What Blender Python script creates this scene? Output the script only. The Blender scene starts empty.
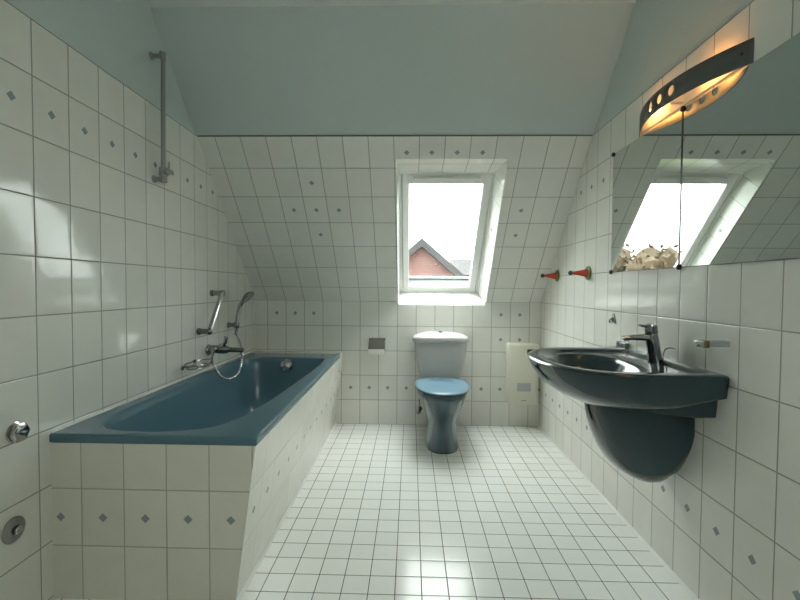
import bpy, bmesh, math, random
from mathutils import Vector, Matrix
random.seed(7)
S = bpy.context.scene
C = S.collection
W = 2.3216          # room width; x=0 left wall, y=0 back wall, z=0 floor
REAR = -4.15
KZ = 1.01           # height of the knee where the slope starts
SK = 1.08
nrm = math.hypot(1, SK)
SD = Vector((0, -1, SK)) / nrm      # up the slope
SN = Vector((0, SK, 1)) / nrm       # out through the roof
CEIL = 2.487
TT = 2.012          # top of the tiling
def slope_y(z): return -(z - KZ) / SK
def sp(x, s, d=0.0): return Vector((x, 0, KZ)) + SD * s + SN * d
def s_of(z): return (z - KZ) / SD.z

# ------------------------------------------------------------------ materials
class E:
    def __init__(s, nt, v): s.nt = nt; s.v = v
    def _m(s, op, *a, clamp=False):
        n = s.nt.nodes.new('ShaderNodeMath'); n.operation = op; n.use_clamp = clamp
        for i, x in enumerate((s,) + a):
            x = x.v if isinstance(x, E) else x
            if isinstance(x, (int, float)): n.inputs[i].default_value = x
            else: s.nt.links.new(x, n.inputs[i])
        return E(s.nt, n.outputs[0])
    def __add__(s, o): return s._m('ADD', o)
    def __sub__(s, o): return s._m('SUBTRACT', o)
    def __mul__(s, o): return s._m('MULTIPLY', o)
    def __truediv__(s, o): return s._m('DIVIDE', o)
    def floor(s): return s._m('FLOOR')
    def abs(s): return s._m('ABSOLUTE')
    def min(s, o): return s._m('MINIMUM', o)
    def max(s, o): return s._m('MAXIMUM', o)
    def lt(s, o): return s._m('LESS_THAN', o)
    def gt(s, o): return s._m('GREATER_THAN', o)

def newmat(name):
    m = bpy.data.materials.new(name); m.use_nodes = True
    return m, m.node_tree, m.node_tree.nodes['Principled BSDF']
def rgba(c): return (c[0], c[1], c[2], 1)
def mat(name, col, rough=0.4, metal=0.0, noise=0.0, nscale=20, bump=0.0, bscale=200, coat=0.0, spec=0.5, emit=None, es=0):
    m, nt, b = newmat(name)
    b.inputs['Base Color'].default_value = rgba(col)
    b.inputs['Roughness'].default_value = rough
    b.inputs['Metallic'].default_value = metal
    b.inputs['Specular IOR Level'].default_value = spec
    if coat:
        b.inputs['Coat Weight'].default_value = coat; b.inputs['Coat Roughness'].default_value = 0.04
    tc = nt.nodes.new('ShaderNodeTexCoord')
    if noise:
        nz = nt.nodes.new('ShaderNodeTexNoise'); nz.inputs['Scale'].default_value = nscale; nz.inputs['Detail'].default_value = 4
        nt.links.new(tc.outputs['Object'], nz.inputs['Vector'])
        mx = nt.nodes.new('ShaderNodeMix'); mx.data_type = 'RGBA'
        mx.inputs[6].default_value = rgba([c * (1 - noise) for c in col]); mx.inputs[7].default_value = rgba([min(1, c * (1 + noise)) for c in col])
        nt.links.new(nz.outputs['Fac'], mx.inputs[0]); nt.links.new(mx.outputs[2], b.inputs['Base Color'])
    if bump:
        nz = nt.nodes.new('ShaderNodeTexNoise'); nz.inputs['Scale'].default_value = bscale; nz.inputs['Detail'].default_value = 3
        nt.links.new(tc.outputs['Object'], nz.inputs['Vector'])
        bp = nt.nodes.new('ShaderNodeBump'); bp.inputs['Strength'].default_value = 1; bp.inputs['Distance'].default_value = bump
        nt.links.new(nz.outputs['Fac'], bp.inputs['Height']); nt.links.new(bp.outputs[0], b.inputs['Normal'])
    if emit:
        b.inputs['Emission Color'].default_value = rgba(emit); b.inputs['Emission Strength'].default_value = es
    return m

def tile_mat(name, U, V, pu, pv, u0, v0, gw=0.0042, col=(.66, .655, .61), grout=(.30, .29, .26), rough=0.09, tilt=0.010,
             decor=None, var=0.03, mottle=0.05, wav=0.0006, dia=0.0165):
    """glazed tiles; U,V world directions; rows and columns counted from u0,v0; decor = [(row,c0,c1)] tiles with a small diamond"""
    m, nt, b = newmat(name)
    L = nt.links.new
    g = nt.nodes.new('ShaderNodeNewGeometry')
    def dot(vec):
        n = nt.nodes.new('ShaderNodeVectorMath'); n.operation = 'DOT_PRODUCT'; L(g.outputs['Position'], n.inputs[0]); n.inputs[1].default_value = vec
        return E(nt, n.outputs['Value'])
    u = (dot(U) - u0) / pu; v = (dot(V) - v0) / pv
    iu = u.floor(); iv = v.floor(); fu = u - iu; fv = v - iv
    # distance to the nearest joint (metres)
    du = (fu - 0.5).abs() * -pu + pu * 0.5; dv = (fv - 0.5).abs() * -pv + pv * 0.5
    dj = du.min(dv)
    cmb = nt.nodes.new('ShaderNodeCombineXYZ'); L(iu.v, cmb.inputs[0]); L(iv.v, cmb.inputs[1])
    wn = nt.nodes.new('ShaderNodeTexWhiteNoise'); wn.noise_dimensions = '3D'; L(cmb.outputs[0], wn.inputs['Vector'])
    sep = nt.nodes.new('ShaderNodeSeparateColor'); L(wn.outputs['Color'], sep.inputs[0])
    ra, rb, rc = (E(nt, sep.outputs[i]) for i in range(3))
    # base colour
    nz = nt.nodes.new('ShaderNodeTexNoise'); nz.inputs['Scale'].default_value = 9; nz.inputs['Detail'].default_value = 5
    L(g.outputs['Position'], nz.inputs['Vector'])
    f = (rc - 0.5) * (2 * var) + (E(nt, nz.outputs['Fac']) - 0.5) * (2 * mottle) + 1.0
    cs = nt.nodes.new('ShaderNodeVectorMath'); cs.operation = 'SCALE'; cs.inputs[0].default_value = col; L(f.v, cs.inputs['Scale'])
    cur = cs.outputs[0]
    def mix(fac, a, c):
        mx = nt.nodes.new('ShaderNodeMix'); mx.data_type = 'RGBA'; L(fac.v, mx.inputs[0]); L(a, mx.inputs[6]); mx.inputs[7].default_value = rgba(c)
        return mx.outputs[2]
    if decor:
        man = (fu - 0.5).abs() * pu + (fv - 0.5).abs() * pv
        dm = man.lt(dia)
        sel = None
        for r, c0, c1 in decor:
            k = (iv - float(r)).abs().lt(0.5) * (iu - (c0 + c1) / 2.0).abs().lt((c1 - c0) / 2.0 + 0.5)
            sel = k if sel is None else sel.max(k)
        cur = mix(dm * sel, cur, (.30, .35, .37))
    jm = E(nt, dj.v).lt(gw / 2)
    cur = mix(jm, cur, grout)
    L(cur, b.inputs['Base Color'])
    rr = jm * 0.6 + rough
    L(rr.v, b.inputs['Roughness'])
    b.inputs['Specular IOR Level'].default_value = .43
    # pillowed edge + waviness bump
    edge = (dj / (gw / 2) - 0.6)._m('MINIMUM', 1.0).max(0.0)
    nw = nt.nodes.new('ShaderNodeTexNoise'); nw.inputs['Scale'].default_value = 14; nw.inputs['Detail'].default_value = 1
    L(g.outputs['Position'], nw.inputs['Vector'])
    soft = (dj / 0.012).min(1.0)
    h = edge * 0.0008 + soft * 0.0003 + E(nt, nw.outputs['Fac']) * wav
    # each tile sits slightly askew
    tv = []
    for e_, d_ in ((ra, U), (rb, V)):
        n = nt.nodes.new('ShaderNodeVectorMath'); n.operation = 'SCALE'; n.inputs[0].default_value = d_; L(((e_ - 0.5) * (2 * tilt)).v, n.inputs['Scale']); tv.append(n.outputs[0])
    a1 = nt.nodes.new('ShaderNodeVectorMath'); L(g.outputs['Normal'], a1.inputs[0]); L(tv[0], a1.inputs[1])
    a2 = nt.nodes.new('ShaderNodeVectorMath'); L(a1.outputs[0], a2.inputs[0]); L(tv[1], a2.inputs[1])
    nn = nt.nodes.new('ShaderNodeVectorMath'); nn.operation = 'NORMALIZE'; L(a2.outputs[0], nn.inputs[0])
    bp = nt.nodes.new('ShaderNodeBump'); bp.inputs['Distance'].default_value = 1.0; bp.inputs['Strength'].default_value = 1.0
    L(h.v, bp.inputs['Height']); L(nn.outputs[0], bp.inputs['Normal']); L(bp.outputs[0], b.inputs['Normal'])
    return m

X3, Y3, Z3 = (1, 0, 0), (0, 1, 0), (0, 0, 1)
WT = (.78, .775, .725); WG = (.34, .33, .30)
M = {}
M['t_left'] = tile_mat('tiles_left_wall', Y3, Z3, .1522, .202, -2.1844, .009, col=WT, grout=WG, decor=[(8, -40, 40), (1, -40, 40)])
M['t_right'] = tile_mat('tiles_right_wall', Y3, Z3, .1522, .202, -2.2237, .0, col=WT, grout=WG, decor=[(8, -40, 40), (1, -40, 40)])
M['t_back'] = tile_mat('tiles_back_wall', X3, Z3, .1522, .202, .1022, 0, col=WT, grout=WG, decor=[(1, -5, 40), (4, 0, 2), (4, 12, 13), (3, 12, 13)])
s_top = s_of(TT)
M['t_slope'] = tile_mat('tiles_slope', X3, tuple(SD), .1522, .202, .1022, Vector(sp(0, s_top)).dot(SD) - .202 * 8, col=WT, grout=WG,
                        decor=[(7, 7, 10), (6, 3, 3), (5, 2, 4), (4, 3, 3), (5, 12, 12), (4, 12, 12)])
M['t_rev_side'] = tile_mat('tiles_window_side', tuple(SD), tuple(SN), .1522, .202, .71, Vector(sp(0, 0)).dot(SN) - .03, col=(.80, .80, .77), grout=(.45, .45, .43), decor=[(0, 4, 4)])
M['t_rev_end'] = tile_mat('tiles_window_top', X3, tuple(SN), .1522, .202, .1022, Vector(sp(0, 0)).dot(SN) - .03, col=(.80, .80, .77), grout=(.5, .5, .48))
M['t_apron_f'] = tile_mat('tiles_tub_front', X3, Z3, .1535, .2065, .109, -.012, col=(.76, .74, .66), grout=(.46, .44, .38), decor=[(1, -3, 9)])
PS = Vector((.072, 0, .565)).normalized()
M['t_apron_s'] = tile_mat('tiles_tub_side', Y3, tuple(PS), .1535, .2065, -1.985, PS.x * .662 - .010, col=(.78, .775, .72), grout=(.50, .48, .43), decor=[(1, -3, 20)])
M['t_ledge'] = tile_mat('tiles_ledge', X3, Y3, .1522, .2, .1022, -.19, col=(.78, .76, .69), grout=(.45, .43, .38))
M['t_floor'] = tile_mat('tiles_floor', X3, Y3, .0993, .0993, .7287, -1.9245, gw=.0030, col=(.87, .875, .84), grout=(.075, .07, .06), rough=0.16, tilt=.006, var=.02, mottle=.02, wav=.0003)
M['paint'] = mat('pale_blue_paint', (.54, .605, .59), .75, bump=.0012, bscale=90, noise=.02, nscale=3)
M['paint_c'] = mat('ceiling_paint', (.68, .72, .69), .8, bump=.0008, bscale=90)
M['paint_rear'] = mat('rear_paint', (.62, .64, .61), .8, bump=.0008, bscale=90)
M['sil'] = mat('white_silicone', (.80, .80, .77), .4)
M['frame'] = mat('white_lacquer', (.84, .84, .81), .3, noise=.02, nscale=8)
M['alu'] = mat('grey_aluminium', (.62, .64, .66), .45, .3)
M['joint'] = mat('grey_joint', (.13, .135, .125), .8)
M['dark'] = mat('dark_gap', (.05, .05, .045), .7)
M['black'] = mat('black_plastic', (.012, .012, .013), .35)
M['chrome'] = mat('chrome', (.50, .50, .485), .09, 1.0)
M['chrome_d'] = mat('dark_chrome', (.27, .285, .29), .14, 1.0)
M['chrome_m'] = mat('satin_chrome', (.33, .33, .31), .22, 1.0)
M['steel'] = mat('brushed_steel', (.36, .37, .36), .32, 1.0)
M['tub'] = mat('petrol_blue_enamel', (.095, .185, .235), .17, coat=0, spec=.4)
M['basin'] = mat('dark_petrol_ceramic', (.017, .042, .050), .10, coat=.3)
M['wc'] = mat('petrol_blue_ceramic', (.034, .074, .094), .12, coat=.6)
M['lid'] = mat('light_blue_plastic', (.17, .285, .375), .22)
M['cist'] = mat('white_plastic', (.50, .50, .48), .25)
M['cream'] = mat('cream_enamel', (.72, .70, .60), .35)
M['label'] = mat('grey_label', (.45, .47, .50), .4)
M['ink'] = mat('grey_print', (.16, .17, .18), .5)
M['mirror'] = mat('mirror_silver', (.60, .64, .61), .0, 1.0)
M['mback'] = mat('mirror_edge', (.10, .14, .12), .4)
M['lamp_m'] = mat('grey_lamp_metal', (.085, .092, .090), .45, .0, bump=.0002, bscale=300)
M['lamp_w'] = mat('white_lamp_inside', (.80, .78, .72), .5)
M['bulb'] = mat('warm_bulb', (1, .8, .5), .5, emit=(1.0, .42, .11), es=9)
M['red'] = mat('red_plastic', (.62, .045, .012), .3)
M['green'] = mat('green_plastic', (.05, .22, .018), .3)
M['teal'] = mat('teal_plastic', (.008, .045, .06), .3)
M['amber'] = mat('amber_plastic', (.16, .07, .022), .25)
M['clear'] = mat('grey_clear_plastic', (.40, .43, .43), .12, .5)
M['brick'] = None
M['paper'] = mat('white_door_paint', (.7, .7, .67), .5)

def brick_mat():
    m, nt, b = newmat('red_brick')
    tc = nt.nodes.new('ShaderNodeTexCoord'); mp = nt.nodes.new('ShaderNodeMapping'); mp.inputs['Rotation'].default_value = (math.pi / 2, 0, 0)
    br = nt.nodes.new('ShaderNodeTexBrick'); br.inputs['Scale'].default_value = 1.0
    br.inputs['Brick Width'].default_value = .25; br.inputs['Row Height'].default_value = .085; br.inputs['Mortar Size'].default_value = .008
    br.inputs['Color1'].default_value = (.085, .032, .028, 1); br.inputs['Color2'].default_value = (.098, .042, .036, 1); br.inputs['Mortar'].default_value = (.10, .07, .065, 1)
    nt.links.new(tc.outputs['Object'], mp.inputs[0]); nt.links.new(mp.outputs[0], br.inputs['Vector']); nt.links.new(br.outputs['Color'], b.inputs['Base Color'])
    b.inputs['Roughness'].default_value = .9
    return m
M['brick'] = brick_mat()
M['rooftile'] = mat('grey_roof_tiles', (.019, .0175, .019), .8, noise=.3, nscale=14)
M['white_render'] = mat('white_render', (.05, .05, .05), .8, noise=.05)
M['pane_d'] = mat('dark_window_pane', (.02, .022, .025), .2)
M['leaf'] = mat('autumn_leaves', (.07, .044, .022), .8, noise=.6, nscale=.9)
M['bark'] = mat('bark', (.06, .045, .03), .9)
M['grass'] = mat('meadow', (.10, .13, .05), .9, noise=.4, nscale=.3)

def glass_mat():
    m, nt, b = newmat('window_glass')
    nt.nodes.remove(b); out = [n for n in nt.nodes if n.type == 'OUTPUT_MATERIAL'][0]
    t = nt.nodes.new('ShaderNodeBsdfTransparent'); t.inputs[0].default_value = (.97, .985, .975, 1)
    gl = nt.nodes.new('ShaderNodeBsdfGlossy'); gl.inputs['Roughness'].default_value = .01
    lw = nt.nodes.new('ShaderNodeLayerWeight'); lw.inputs[0].default_value = .5
    fr_ = E(nt, lw.outputs['Facing'])._m('POWER', 5.0) * .9 + .035
    mx = nt.nodes.new('ShaderNodeMixShader')
    nt.links.new(fr_.v, mx.inputs[0]); nt.links.new(t.outputs[0], mx.inputs[1]); nt.links.new(gl.outputs[0], mx.inputs[2]); nt.links.new(mx.outputs[0], out.inputs[0])
    return m
M['glass'] = glass_mat()

# ------------------------------------------------------------------ mesh helpers
def tag(o, label=None, cat=None, group=None, kind=None):
    if label: o['label'] = label
    if cat: o['category'] = cat
    if group: o['group'] = group
    if kind: o['kind'] = kind
    return o
def empty(name, loc, label=None, cat=None, group=None, kind=None):
    o = bpy.data.objects.new(name, None); C.objects.link(o); o.location = loc; o.empty_display_size = .05
    return tag(o, label, cat, group, kind)
class MB:
    def __init__(s): s.bm = bmesh.new()
    def face(s, pts, mi=0):
        f = s.bm.faces.new([s.bm.verts.new(p) for p in pts]); f.material_index = mi; return f
    def hexa(s, a, b, mi=0):
        """prism between polygon a and polygon b (same count)"""
        va = [s.bm.verts.new(p) for p in a]; vb = [s.bm.verts.new(p) for p in b]; n = len(a)
        fs = [s.bm.faces.new(va), s.bm.faces.new(vb[::-1])]
        for i in range(n): fs.append(s.bm.faces.new([va[i], vb[i], vb[(i + 1) % n], va[(i + 1) % n]]))
        for f in fs: f.material_index = mi
        return fs
    def box(s, x0, x1, y0, y1, z0, z1, mi=0, bev=0, seg=3, mtx=None):
        g = bmesh.ops.create_cube(s.bm, size=1)['verts']
        for v in g:
            v.co = Vector((x0 + (v.co.x + .5) * (x1 - x0), y0 + (v.co.y + .5) * (y1 - y0), z0 + (v.co.z + .5) * (z1 - z0)))
            if mtx: v.co = mtx @ v.co
        es = {e for v in g for e in v.link_edges}
        for f in {f for v in g for f in v.link_faces}: f.material_index = mi
        if bev: bmesh.ops.bevel(s.bm, geom=list(es), offset=bev, segments=seg, profile=.5, affect='EDGES')
    def loft(s, rings, cap0=True, cap1=True, mi=0, close=True):
        vs = [[s.bm.verts.new(p) for p in r] for r in rings]; n = len(vs[0])
        for a, b in zip(vs, vs[1:]):
            for i in range(n if close else n - 1):
                f = s.bm.faces.new([a[i], a[(i + 1) % n], b[(i + 1) % n], b[i]]); f.material_index = mi
        if cap0: s.bm.faces.new(vs[0][::-1]).material_index = mi
        if cap1: s.bm.faces.new(vs[-1]).material_index = mi
    def tube(s, path, r, n=12, mi=0, closed=False, rs=None):
        P = [Vector(p) for p in path]; m = len(P)
        T = []
        for i in range(m):
            if closed: t = P[(i + 1) % m] - P[i - 1]
            else: t = P[min(i + 1, m - 1)] - P[max(i - 1, 0)]
            T.append(t.normalized())
        up = Vector((0, 0, 1)) if abs(T[0].z) < .9 else Vector((1, 0, 0))
        nv = (up - T[0] * up.dot(T[0])).normalized(); rings = []
        for i in range(m):
            nv = (nv - T[i] * nv.dot(T[i])).normalized(); bv = T[i].cross(nv)
            rr = rs[i] if rs else r
            rings.append([P[i] + (nv * math.cos(a) + bv * math.sin(a)) * rr for a in [2 * math.pi * k / n for k in range(n)]])
        if closed:
            rings.append(rings[0]); s.loft(rings, False, False, mi)
        else: s.loft(rings, True, True, mi)
    def lathe(s, prof, org, axis, n=28, mi=0, sc=(1, 1)):
        """prof = [(r, h)] along axis from org"""
        ax = Vector(axis).normalized(); up = Vector((0, 0, 1)) if abs(ax.z) < .9 else Vector((1, 0, 0))
        a = (up - ax * up.dot(ax)).normalized(); b = ax.cross(a); o = Vector(org)
        rings = [[o + ax * h + (a * math.cos(t) * sc[0] + b * math.sin(t) * sc[1]) * max(r, 1e-5) for t in [2 * math.pi * k / n for k in range(n)]] for r, h in prof]
        s.loft(rings, True, True, mi)
    def sphere(s, c, r, mi=0, sc=(1, 1, 1), seg=20):
        g = bmesh.ops.create_uvsphere(s.bm, u_segments=seg, v_segments=seg // 2, radius=r)['verts']
        for v in g: v.co = Vector((v.co.x * sc[0], v.co.y * sc[1], v.co.z * sc[2])) + Vector(c)
        for f in {f for v in g for f in v.link_faces}: f.material_index = mi
    def build(s, name, mats, parent=None, smooth=True, ang=35, recalc=True):
        bmesh.ops.remove_doubles(s.bm, verts=s.bm.verts, dist=1e-6)
        if recalc: bmesh.ops.recalc_face_normals(s.bm, faces=s.bm.faces)
        me = bpy.data.meshes.new(name); s.bm.to_mesh(me); s.bm.free()
        for m_ in (mats if isinstance(mats, (list, tuple)) else [mats]): me.materials.append(M[m_])
        if smooth:
            for p in me.polygons: p.use_smooth = True
            me.set_sharp_from_angle(angle=math.radians(ang))
        o = bpy.data.objects.new(name, me); C.objects.link(o)
        if parent:
            o.parent = parent
            o.matrix_parent_inverse = Matrix.Translation(root_loc(parent)).inverted()
        return o
def root_loc(p):
    v = Vector((0, 0, 0))
    while p: v = v + p.location; p = p.parent
    return v
def cr(pts, closed=False, n=8):
    """Catmull-Rom through points"""
    P = [Vector(p) for p in pts]; m = len(P); out = []
    for i in range(m if closed else m - 1):
        if closed: a, b, c, d = P[i - 1], P[i], P[(i + 1) % m], P[(i + 2) % m]
        else: a, b, c, d = P[max(i - 1, 0)], P[i], P[i + 1], P[min(i + 2, m - 1)]
        for k in range(n):
            t = k / n
            out.append(.5 * ((2 * b) + (c - a) * t + (2 * a - 5 * b + 4 * c - d) * t * t + (3 * b - a - 3 * c + d) * t ** 3))
    if not closed: out.append(P[-1])
    return out
def se(cx, cy, z, ax, ayf, ayb, ef=2.2, eb=2.2, n=64, exf=None):
    """closed super-ellipse ring in a horizontal plane; f = towards -y, b = towards +y"""
    o = []
    for k in range(n):
        t = 2 * math.pi * k / n; c, s_ = math.cos(t), math.sin(t)
        e, ay = (eb, ayb) if s_ > 0 else (ef, ayf)
        o.append(Vector((cx + ax * math.copysign(abs(c) ** (2 / e), c), cy + ay * math.copysign(abs(s_) ** (2 / e), s_), z)))
    return o

# ------------------------------------------------------------------ the room
def st(o): o['kind'] = 'structure'; return o
b = MB(); b.box(-.1, W + .1, REAR - .1, .15, -.12, 0); floor = st(b.build('floor', 't_floor', smooth=False))
b = MB(); b.box(-.2, W + .2, REAR - .1, slope_y(CEIL) + .35, CEIL, CEIL + .12); st(b.build('ceiling', 'paint_c', smooth=False))
def side_profile(x0, x1, zt, off=0):
    y1 = slope_y(zt)
    pts = [(REAR, 0), (0, 0), (0, KZ)] + [(y1, zt), (REAR, zt)]
    return [Vector((x0, p[0], p[1])) for p in pts], [Vector((x1, p[0], p[1])) for p in pts]
for nm, xa, xb, xc, tm in (('wall_left', -.008, -.15, 0, 't_left'), ('wall_right', W + .008, W + .15, W, 't_right')):
    b = MB(); b.hexa(*side_profile(xa, xb, CEIL)); w = st(b.build(nm, 'paint', smooth=False))
    b = MB(); b.hexa(*side_profile(xc, xa, TT)); st(b.build('tile_cladding', tm, w, smooth=False))
OX0, OX1 = 1.176, 1.876
b = MB(); b.box(-.15, OX0, 0, .15, 0, KZ); b.box(OX1, W + .15, 0, .15, 0, KZ); b.box(OX0, OX1, 0, .15, 0, .985)
st(b.build('wall_back', 't_back', smooth=False))
TH = .15
TL0, TR0, TSo = 1.171, 1.883, s_of(1.908)    # opening on the room side
TLt, TRt = 1.180, 1.858
BL, BR, BLt, BRt, BS0, BS1 = 1.184, 1.838, 1.195, 1.826, -.036, 1.056   # opening at the frame
XL, XR = -.15, W + .15
def pf(pts_front, pts_back): return [sp(*p, 0) for p in pts_front], [sp(*p, TH) for p in pts_back]
b = MB()
b.hexa(*pf([(XL, -.01), (TL0, -.01), (TLt, TSo), (XL, TSo)], [(XL, -.1), (BL, -.1), (BLt, BS1), (XL, BS1)]))
b.hexa(*pf([(TR0, -.01), (XR, -.01), (XR, TSo), (TRt, TSo)], [(BR, -.1), (XR, -.1), (XR, BS1), (BRt, BS1)]))
b.hexa(*pf([(XL, TSo), (XR, TSo), (XR, s_top), (XL, s_top)], [(XL, BS1), (XR, BS1), (XR, s_top), (XL, s_top)]))
# reveal faces get their own mapping
bmesh.ops.remove_doubles(b.bm, verts=b.bm.verts, dist=1e-6)
bmesh.ops.recalc_face_normals(b.bm, faces=b.bm.faces)
for f in b.bm.faces:
    c = f.calc_center_median(); n = f.normal
    if OX0 - .03 < c.x < OX1 + .03 and abs(n.x) > .8: f.material_index = 1
    elif 1.4 < c.x < 1.65 and abs(n.dot(SN)) < .8 and c.z < 1.95: f.material_index = 2
st(b.build('wall_slope_lower', ['t_slope', 't_rev_side', 't_rev_end'], smooth=False))
b = MB()
b.hexa([sp(XL, s_top, .008), sp(XR, s_top, .008), sp(XR, s_of(CEIL) + .02, .008), sp(XL, s_of(CEIL) + .02, .008)],
       [sp(XL, s_top, .2), sp(XR, s_top, .2), sp(XR, s_of(CEIL) + .02, .2), sp(XL, s_of(CEIL) + .02, .2)])
st(b.build('wall_slope_upper', 'paint', smooth=False))
# sill of the window niche
b = MB()
a = [Vector((OX0 - .01, 0, .985)), Vector((OX1 + .008, 0, .985)), Vector((OX1 + .008, 0, .93)), Vector((OX0 - .01, 0, .93))]
p1 = sp(BL - .01, BS0, TH); p2 = sp(BR + .01, BS0, TH)
c_ = [p1, p2, p2 - Vector((0, 0, .25)), p1 - Vector((0, 0, .25))]
a = [v + Vector((0, .0005, 0)) for v in a]
b.hexa(a, c_); st(b.build('trim_1', 't_rev_end', smooth=False))
# rear wall and door behind the camera, with an opening added for fill light
RX0, RX1, RZ0, RZ1 = 1.52, 2.24, 1.50, 2.18
b = MB(); b.box(-.15, RX0, REAR - .12, REAR, 0, CEIL); b.box(RX1, W + .15, REAR - .12, REAR, 0, CEIL); b.box(RX0, RX1, REAR - .12, REAR, 0, RZ0); b.box(RX0, RX1, REAR - .12, REAR, RZ1, CEIL)
st(b.build('wall_rear', 'paint_rear', smooth=False))
w2 = st(empty('added_fill_window', (1.62, REAR, RZ0)))  # added unseen window, lets in sky light to brighten camera-facing surfaces
b = MB()
for q in ((RX0 + .001, RX0 + .06, RZ0 + .001, RZ1 - .001), (RX1 - .06, RX1 - .001, RZ0 + .001, RZ1 - .001), (RX0 + .06, RX1 - .06, RZ0 + .001, RZ0 + .06), (RX0 + .06, RX1 - .06, RZ1 - .06, RZ1 - .001)):
    b.box(q[0], q[1], REAR - .08, REAR - .02, q[2], q[3], bev=.003)
st(b.build('window_frame', 'frame', w2))
b = MB(); b.box(RX0 + .055, RX1 - .055, REAR - .052, REAR - .048, RZ0 + .055, RZ1 - .055); st(b.build('glass_pane', 'glass', w2, smooth=False))
d1 = st(empty('door_1', (.55, REAR, 0)))
b = MB(); b.box(.16, .94, REAR + .002, REAR + .045, .005, 2.0, bev=.003); st(b.build('door_leaf', 'paper', d1))
b = MB(); b.box(.09, .16, REAR + .002, REAR + .06, .002, 2.07, bev=.004); b.box(.94, 1.01, REAR + .002, REAR + .06, .002, 2.07, bev=.004); b.box(.09, 1.01, REAR + .002, REAR + .06, 2.0, 2.07, bev=.004)
st(b.build('door_frame', 'paper', d1))
b = MB(); b.lathe([(.024, 0), (.024, .008), (.01, .01), (.01, .05)], (.88, REAR + .045, 1.03), (0, 1, 0)); b.tube([(.88, REAR + .09, 1.03), (.76, REAR + .09, 1.03)], .009)
st(b.build('door_handle', 'chrome', d1))
# dark joint along the top edge of the tiling
b = MB(); b.box(-.0075, -.0008, REAR, slope_y(TT) - .003, TT, TT + .0035); st(b.build('trim_3', 'joint', smooth=False))
b = MB(); b.box(W + .0008, W + .0075, REAR, slope_y(TT) - .003, TT, TT + .0035); st(b.build('trim_4', 'joint', smooth=False))
b = MB(); b.hexa([sp(0, s_top, .0005), sp(W, s_top, .0005), sp(W, s_top + .0035, .0005), sp(0, s_top + .0035, .0005)], [sp(0, s_top, .0078), sp(W, s_top, .0078), sp(W, s_top + .0035, .0078), sp(0, s_top + .0035, .0078)]); st(b.build('trim_5', 'joint', smooth=False))
# silicone beads
b = MB(); b.hexa([(W, REAR, .0), (W, REAR, .011), (W - .011, REAR, 0)], [(W, 0, .0), (W, 0, .011), (W - .011, 0, 0)]); st(b.build('trim_2', 'sil', smooth=False))

# ------------------------------------------------------------------ roof window
win = st(empty('window_1', tuple(sp(1.51, 0, TH))))
def sbox(bb, x0, x1, s0, s1, d0, d1, bev=0):
    mt = Matrix(((1, 0, 0, 0), (0, SD.y, SN.y, 0), (0, SD.z, SN.z, KZ), (0, 0, 0, 1)))
    bb.box(x0, x1, s0, s1, d0, d1, bev=bev, mtx=mt)
FX0, FX1, FS0, FS1 = 1.192, 1.832, -.036, 1.056
b = MB()   # fixed frame, runs behind the tiled niche
o_ = .06
sbox(b, FX0 - o_, FX0 + .014, FS0 - o_, FS1 + o_, TH + .001, TH + .085); sbox(b, FX1 - .014, FX1 + o_, FS0 - o_, FS1 + o_, TH + .001, TH + .085)
sbox(b, FX0 + .014, FX1 - .014, FS1 - .014, FS1 + o_, TH + .001, TH + .085); sbox(b, FX0 + .014, FX1 - .014, FS0 - o_, FS0 + .014, TH + .001, TH + .085)
st(b.build('window_frame', 'frame', win, smooth=False))
GX0, GX1, GS0, GS1 = 1.255, 1.762, .020, .975
b = MB()
k0, k1, k2, k3 = FX0 + .022, FX1 - .022, FS0 + .018, FS1 - .022
sbox(b, k0, GX0, k2, k3, TH + .004, TH + .055, .004); sbox(b, GX1, k1, k2, k3, TH + .004, TH + .055, .004)
sbox(b, GX0 - .01, GX1 + .01, GS1, k3, TH + .005, TH + .055, .004); sbox(b, GX0 - .01, GX1 + .01, k2, GS0, TH + .005, TH + .055, .004)
sash = st(b.build('window_sash', 'frame', win))
b = MB()
sbox(b, FX0 + .0145, k0 - .0005, k2, k3, TH + .03, TH + .05); sbox(b, k1 + .0005, FX1 - .0145, k2, k3, TH + .03, TH + .05); sbox(b, k0, k1, k3 + .0005, FS1 - .0145, TH + .03, TH + .05); sbox(b, k0, k1, FS0 + .0145, k2 - .0005, TH + .03, TH + .05)
st(b.build('rubber_seal', 'dark', win, smooth=False))
b = MB(); sbox(b, GX0 + .03, GX1 - .03, GS1 + .018, GS1 + .044, TH - .016, TH + .004, .005); st(b.build('ventilation_bar', 'frame', win))
b = MB(); sbox(b, GX0 - .005, GX1 + .005, GS0 - .005, GS1 + .005, TH + .028, TH + .032); st(b.build('glass_pane', 'glass', win, smooth=False))
b = MB(); sbox(b, GX0 - .03, GX1 + .03, GS0 - .03, GS0 + .022, TH + .056, TH + .075, .003); sbox(b, GX0 - .03, GX1 + .03, GS0 + .048, GS0 + .060, TH + .060, TH + .070, .002)
st(b.build('outer_sill_bar', 'alu', win))
b = MB(); sbox(b, GX0 - .03, GX1 + .03, GS0 + .023, GS0 + .047, TH + .062, TH + .068); st(b.build('outer_gasket', 'ink', win, smooth=False))

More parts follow.
